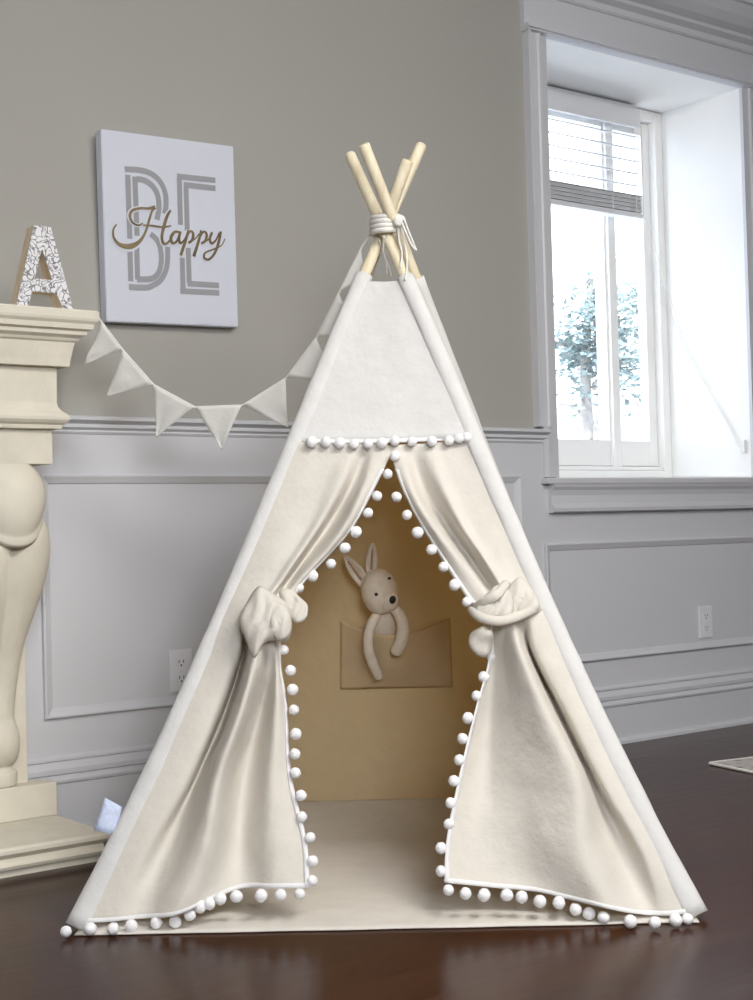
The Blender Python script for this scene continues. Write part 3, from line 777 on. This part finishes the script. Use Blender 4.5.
tl = obj('tie_back', pillow(bmesh.new(), [(259,586),(274,594),(288,605),(292,624),(288,641),(276,640),(264,644),(254,659),(247,643),(239,621),(247,602)], .072, .026, .0045, .4), M['canvas'], tent, True)
obj('tie_tail', pillow(bmesh.new(), [(279,592),(290,589),(301,598),(308,606),(306,619),(296,623),(287,612)], .060, .010, .005, 1.1), M['canvas'], tl, True)
obj('tie_tail', pillow(bmesh.new(), [(270,600),(283,604),(291,618),(290,634),(280,641),(272,634),(268,618)], .088, .014, .004, 2.2), M['canvas'], tl, True)
trn = obj('tie_back', pillow(bmesh.new(), [(497,585),(509,589),(514,600),(512,615),(500,622),(484,620),(474,613),(480,601),(488,592)], .066, .024, .0045, 1.7), M['canvas'], tent, True)
bm = bmesh.new(); band(bm, [(472,610,.045),(480,617,.088),(498,621,.104),(516,617,.088),(530,611,.040),(541,607,.005)], .010); obj('tie_band', bm, M['canvas'], trn, True)
bm = bmesh.new(); band(bm, [(476,607,.050),(486,601,.085),(498,594,.095),(506,584,.060)], .010); obj('tie_band', bm, M['canvas'], trn, True)
obj('tie_tail', pillow(bmesh.new(), [(478,628),(486,624),(493,632),(492,648),(486,657),(476,655),(469,645),(470,634)], .050, .016, .003, .2), M['canvas'], trn, True)
obj('tie_tail', pillow(bmesh.new(), [(509,588),(519,577),(530,586),(540,604),(534,613),(518,612),(511,603)], .034, .012, .005, 3.), M['canvas'], trn, True)
# top lashing and cords
zc_ = hit_n(387, 226, 0)
bm = bmesh.new()
for k in range(4):
    zz = zc_.z-.016+.0105*k; n = 28; P = []
    for i in range(n+1):
        q = 2*math.pi*i/n; P.append(Vector((0, 0, zz+.004*math.sin(q+k)))+O_+U_*((zc_-O_).dot(U_)+.034*math.cos(q+k))+N_*(-.004+.050*math.sin(q+k)))
    tube(bm, P, .0065, 8)
lash = obj('top_lashing', bm, M['rope'], tent, True)
def cord(pts, n0, r=.0024):
    bm = bmesh.new(); tube(bm, [hit_n(p.x, p.y, p.z) for p in smooth_path([Vector(p) for p in pts], 8)], r, 6); return obj('hanging_cord', bm, M['rope'], tent, True)
cord([(399, 219, -.06), (404, 220, -.07), (409, 232, -.072), (415, 247, -.07), (416, 250, -.07), (411, 244, -.072), (404, 228, -.075), (400, 220, -.06)], 0)
cord([(400, 219, -.055), (402, 232, -.062), (406, 250, -.066), (407, 268, -.07), (405, 280, -.085)], 0)
cord([(398, 221, -.055), (399, 240, -.060), (402, 254, -.065), (400, 268, -.07)], 0)
cord([(384, 236, -.055), (383, 250, -.03), (386, 262, -.02), (387, 274, -.015)], 0)
cord([(379, 240, -.03), (384, 254, -.01), (389, 268, 0), (391, 276, .0)], 0)
bm = bmesh.new(); pillow(bm, [(394, 217), (402, 215), (406, 221), (401, 227), (394, 225)], 0, .011, .001, 0, fn=lambda x, y, w: hit_n(x, y, -.060-w)); obj('cord_knot', bm, M['rope'], lash, True)
# side label sewn into the left sleeve
bm = bmesh.new(); Q = []
for i in range(7):
    t = i/6; a = Vector((122-17*t, 807-9.5*t, 0)); b = Vector((115-21*t, 835-4.5*t, 0)); w = .004+.010*math.sin(t*2.2)
    Q.append([front(a.x+(b.x-a.x)*s/4, a.y+(b.y-a.y)*s/4, w) for s in range(5)])
grid(bm, Q); o = obj('sewn_label', bm, M['tag'], tent, True); thicken(o, .0012); o['label'] = 'small pale blue sewn label'
# pocket on the back wall
PT = [(341, 620.5), (354, 626.5), (370, 632), (386, 635), (404, 634), (419, 631), (434, 625), (450, 618)]; PBm = [(340.5, 689), (452.8, 687)]
P = []; nx, ny = 42, 22
for i in range(ny+1):
    v = i/ny; row = []
    for j in range(nx+1):
        t = j/nx; a = cr([Vector((*p, 0)) for p in PT], t*7); b = Vector((*PBm[0], 0)).lerp(Vector((*PBm[1], 0)), t)
        q = a.lerp(b, v); bul = math.sin(math.pi*t)**.8*(1-v)**.9
        w = .008+.062*bul*math.exp(-((t-.42)/.34)**2)+.010*math.sin(math.pi*v)*math.sin(math.pi*t)
        row.append(back(q.x, q.y, w))
    P.append(row)
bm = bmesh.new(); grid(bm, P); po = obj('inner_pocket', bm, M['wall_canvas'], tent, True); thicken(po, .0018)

# ================================================================== BUNNY
bc = back(384, 625, .035)
bun = thing('plush_bunny', 'beige plush bunny tucked in the pocket inside the tent with arms hanging out', 'plush bunny', bc)
BX = (back(400, 600)-back(380, 600)).normalized(); BZ = BN.cross(BX).normalized(); BZ = BZ if BZ.z > 0 else -BZ
rotb = Matrix((BX, -BN, BZ)).transposed()
def bball(x, y, w, r, sc, tilt=0., name='p', mat='plush', par=None, sub=4, taper=None, wob=0.):
    bm = bmesh.new(); res = bmesh.ops.create_icosphere(bm, subdivisions=sub, radius=1.); c = back(x, y, w); ct, stt = math.cos(tilt), math.sin(tilt)
    for v in res['verts']:
        p = Vector((v.co.x*sc[0], v.co.y*sc[1], v.co.z*sc[2]))*r
        if taper: p.x *= 1+taper*v.co.z; p.y *= 1+taper*v.co.z
        p = Vector((p.x*ct-p.z*stt, p.y, p.x*stt+p.z*ct)); v.co = c+rotb @ p
    return obj(name, bm, M[mat], par or bun, True)
mpp = 3.82/FPX      # metres per reading unit at the back wall
# torso inside the pocket
bm = bmesh.new()
tube(bm, smooth_path([back(384.5, 604, .060), back(384.5, 616, .054), back(384, 630, .040), back(384, 648, .028), back(384, 664, .022)], 5), [.012+.020*math.sin(math.pi*(i+3)/27)**.8 for i in range(21)], 16, True, (BN, .62))
obj('torso', bm, M['plush'], bun, True)
head = bball(379.5, 592, .066, 1., (17.2*mpp, 17*mpp, 22*mpp), .10, 'head', taper=.07)
muz = bball(389, 601, .092, 1., (9*mpp, 8*mpp, 10*mpp), -.2, 'muzzle', par=head)
bball(392.6, 599.8, .114, 1., (3.0*mpp, 1.8*mpp, 4.0*mpp), -.25, 'nose', 'black', head, 3)
bball(376.2, 594.4, .110, 1., (1.7*mpp, 1.0*mpp, 1.7*mpp), 0, 'eye', 'black', head, 3)
bball(389.4, 578.3, .098, 1., (1.6*mpp, 1.2*mpp, 1.2*mpp), 0, 'eye', 'black', head, 3)
def ear(bx, by, tx, ty, wd, w0, w1):
    P = []; n = 18; a = Vector((bx, by, 0)); b = Vector((tx, ty, 0)); d = (b-a).normalized(); s = Vector((-d.y, d.x, 0))
    for side in (0,):
        for i in range(n+1):
            t = i/n; c = a.lerp(b, t); hw = wd*(math.sin(math.pi*min(1, .22+.78*t))**.75 if t < 1 else 0)+.05; row = []
            for j in range(11):
                u = j/5-1; row.append(back(c.x+s.x*hw*u, c.y+s.y*hw*u, w0+(w1-w0)*t-.010*(1-u*u)+.002))
            P.append(row)
    bm = bmesh.new(); grid(bm, P); e = obj('ear', bm, M['plush'], bun, True); thicken(e, .006)
    Q = [[p+BN*.0045 for p in r[4:7]] for r in P[3:-3]]
    bm = bmesh.new(); grid(bm, Q); ie = obj('inner_ear', bm, M['earpink'], e, True); thicken(ie, .0015); ie['label'] = 'brown pink inner ear lining'
ear(365, 584, 344.5, 556, 6.2, .062, .030); ear(371, 574, 372.5, 543.5, 5.2, .056, .026)
def limb(name, pts, rs):
    P = smooth_path([back(*p) for p in pts], 6); n = len(P); m_ = len(rs)-1
    R_ = []
    for i in range(n):
        f = i/(n-1)*m_; k = min(int(f), m_-1); R_.append((rs[k]+(rs[k+1]-rs[k])*(f-k))*mpp)
    bm = bmesh.new(); tube(bm, P, R_, 14); obj(name, bm, M['plush'], bun, True)
limb('arm', [(379, 612, .075), (373, 621, .082), (368.5, 634, .086), (368.5, 650, .080), (373, 664, .066), (378.5, 676, .050), (379.5, 679, .047)], [3.6, 4.6, 4.7, 4.9, 5., 4.2, 1.])
limb('arm', [(391, 606, .075), (399, 614, .084), (403, 626, .090), (401.5, 640, .088), (396.5, 651, .078), (395, 654, .074)], [4.2, 5.3, 5.8, 6.2, 6., 1.5])

# ================================================================== BUNTING
pa = Vector((1.603, -.300, 0)); pb = zc_.copy(); pb.z = 0
bn = (pb-pa).cross(Vector((0, 0, 1))).normalized(); bn = bn if bn.dot(CAM-pa) > 0 else -bn
def bp(x, y, w=0.): return hit(x, y, pa, bn)+bn*w
gar = thing('bunting_garland', 'white triangle bunting strung from the mantel corner to the top of the tent', 'bunting', bp(222, 406))
line = [(98, 317.5), (101, 321.5), (122.5, 350), (153.5, 385), (195, 407.5), (243, 405.5), (286.5, 378), (317, 337), (339.5, 292), (362, 247), (377, 224)]
bm = bmesh.new(); SP = []
for a, b in zip(line, line[1:]):
    SP += [bp(a[0]+(b[0]-a[0])*k/4, a[1]+(b[1]-a[1])*k/4) for k in range(4)]
SP.append(bp(*line[-1])); tube(bm, SP, .0028, 8); obj('string', bm, M['rope'], gar, True)
flags = [((102, 323), (121.5, 349), (85.5, 364.5)), ((123, 351), (152.5, 384.5), (107.3, 396.5)), ((154, 385.5), (194, 407.3), (156.4, 437.7)), ((196, 407.7), (242, 405.8), (222.3, 450)),
         ((243.8, 405.3), (286, 378.5), (288.5, 427.5)), ((287, 377.5), (316.5, 338), (336, 381)), ((317.5, 336.5), (339, 293), (360, 337)), ((340, 291.5), (361.5, 248), (364.5, 276.5))]
for fi, (a, b, c) in enumerate(flags):
    P = []; n = 14
    for i in range(n+1):
        v = i/n; row = []
        for j in range(9):
            t = j/8; x = (a[0]+(b[0]-a[0])*t)*(1-v)+c[0]*v; y = (a[1]+(b[1]-a[1])*t)*(1-v)+c[1]*v
            w = .004+.014*v*noise.noise(Vector((t*1.5, v*2, fi*3.7)))*(1-.3*v)
            row.append(bp(x, y, w))
        P.append(row)
    bm = bmesh.new(); grid(bm, P); bmesh.ops.remove_doubles(bm, verts=bm.verts[:], dist=1e-5)
    o = obj('flag', bm, M['flag'], gar, True); thicken(o, .0014)

# ================================================================== CAMERA, LIGHT
cam = bpy.data.cameras.new('camera'); co = bpy.data.objects.new('camera', cam); COL.objects.link(co)
m3 = Matrix((RT, UP, -FW)).transposed(); co.matrix_world = Matrix.Translation(CAM) @ m3.to_4x4()
cam.sensor_fit = 'VERTICAL'; cam.sensor_height = 36.; cam.lens = 36.*FPX/1000.; cam.clip_start = .05
SC.camera = co
def area(name, locn, target, size, sy, power, col):
    l = bpy.data.lights.new(name, 'AREA'); l.shape = 'RECTANGLE'; l.size = size; l.size_y = sy; l.energy = power; l.color = col
    o = bpy.data.objects.new(name, l); COL.objects.link(o); o.location = locn
    o.rotation_euler = (Vector(target)-Vector(locn)).to_track_quat('-Z', 'Y').to_euler(); return o
area('assumed_front_fill', (-.7, -5.9, 2.15), (2.2, -.5, 1.0), 1.9, .9, 160, (.95, .97, 1.))  # unseen panel added behind the camera for assumed front light, no window modelled
area('ceiling_bounce_fill', (1.9, -2.9, 2.66), (2.0, -2.0, 0), 1.3, 1.3, 120, (1., .96, .90))  # unseen panel added as ceiling bounce fill, no lamp fixture modelled
w = bpy.data.worlds.new('sky'); SC.world = w; w.use_nodes = True; nt = w.node_tree; nt.nodes.clear()
wo = nt.nodes.new('ShaderNodeOutputWorld'); bg = nt.nodes.new('ShaderNodeBackground'); bg.inputs[1].default_value = 4.3
tc = nt.nodes.new('ShaderNodeTexCoord'); n = tex_noise(nt, 4.5, 4., .55, tc.outputs['Generated'])
r = ramp(nt, n.outputs['Fac'], [(.38, (.30, .42, .75)), (.52, (.95, .97, 1.))])
nt.links.new(r.outputs[0], bg.inputs[0]); nt.links.new(bg.outputs[0], wo.inputs[0])
sun = bpy.data.lights.new('sun', 'SUN'); sun.energy = 6.; sun.angle = .05; so = bpy.data.objects.new('sun', sun); COL.objects.link(so)
so.rotation_euler = Vector((.35, .75, -.9)).to_track_quat('-Z', 'Y').to_euler(); so.location = (0, 0, 6)
vs_ = SC.view_settings; vs_.view_transform = 'Standard'; vs_.look = 'None'; vs_.gamma = 1.; vs_.exposure = 0.; vs_.use_curve_mapping = False
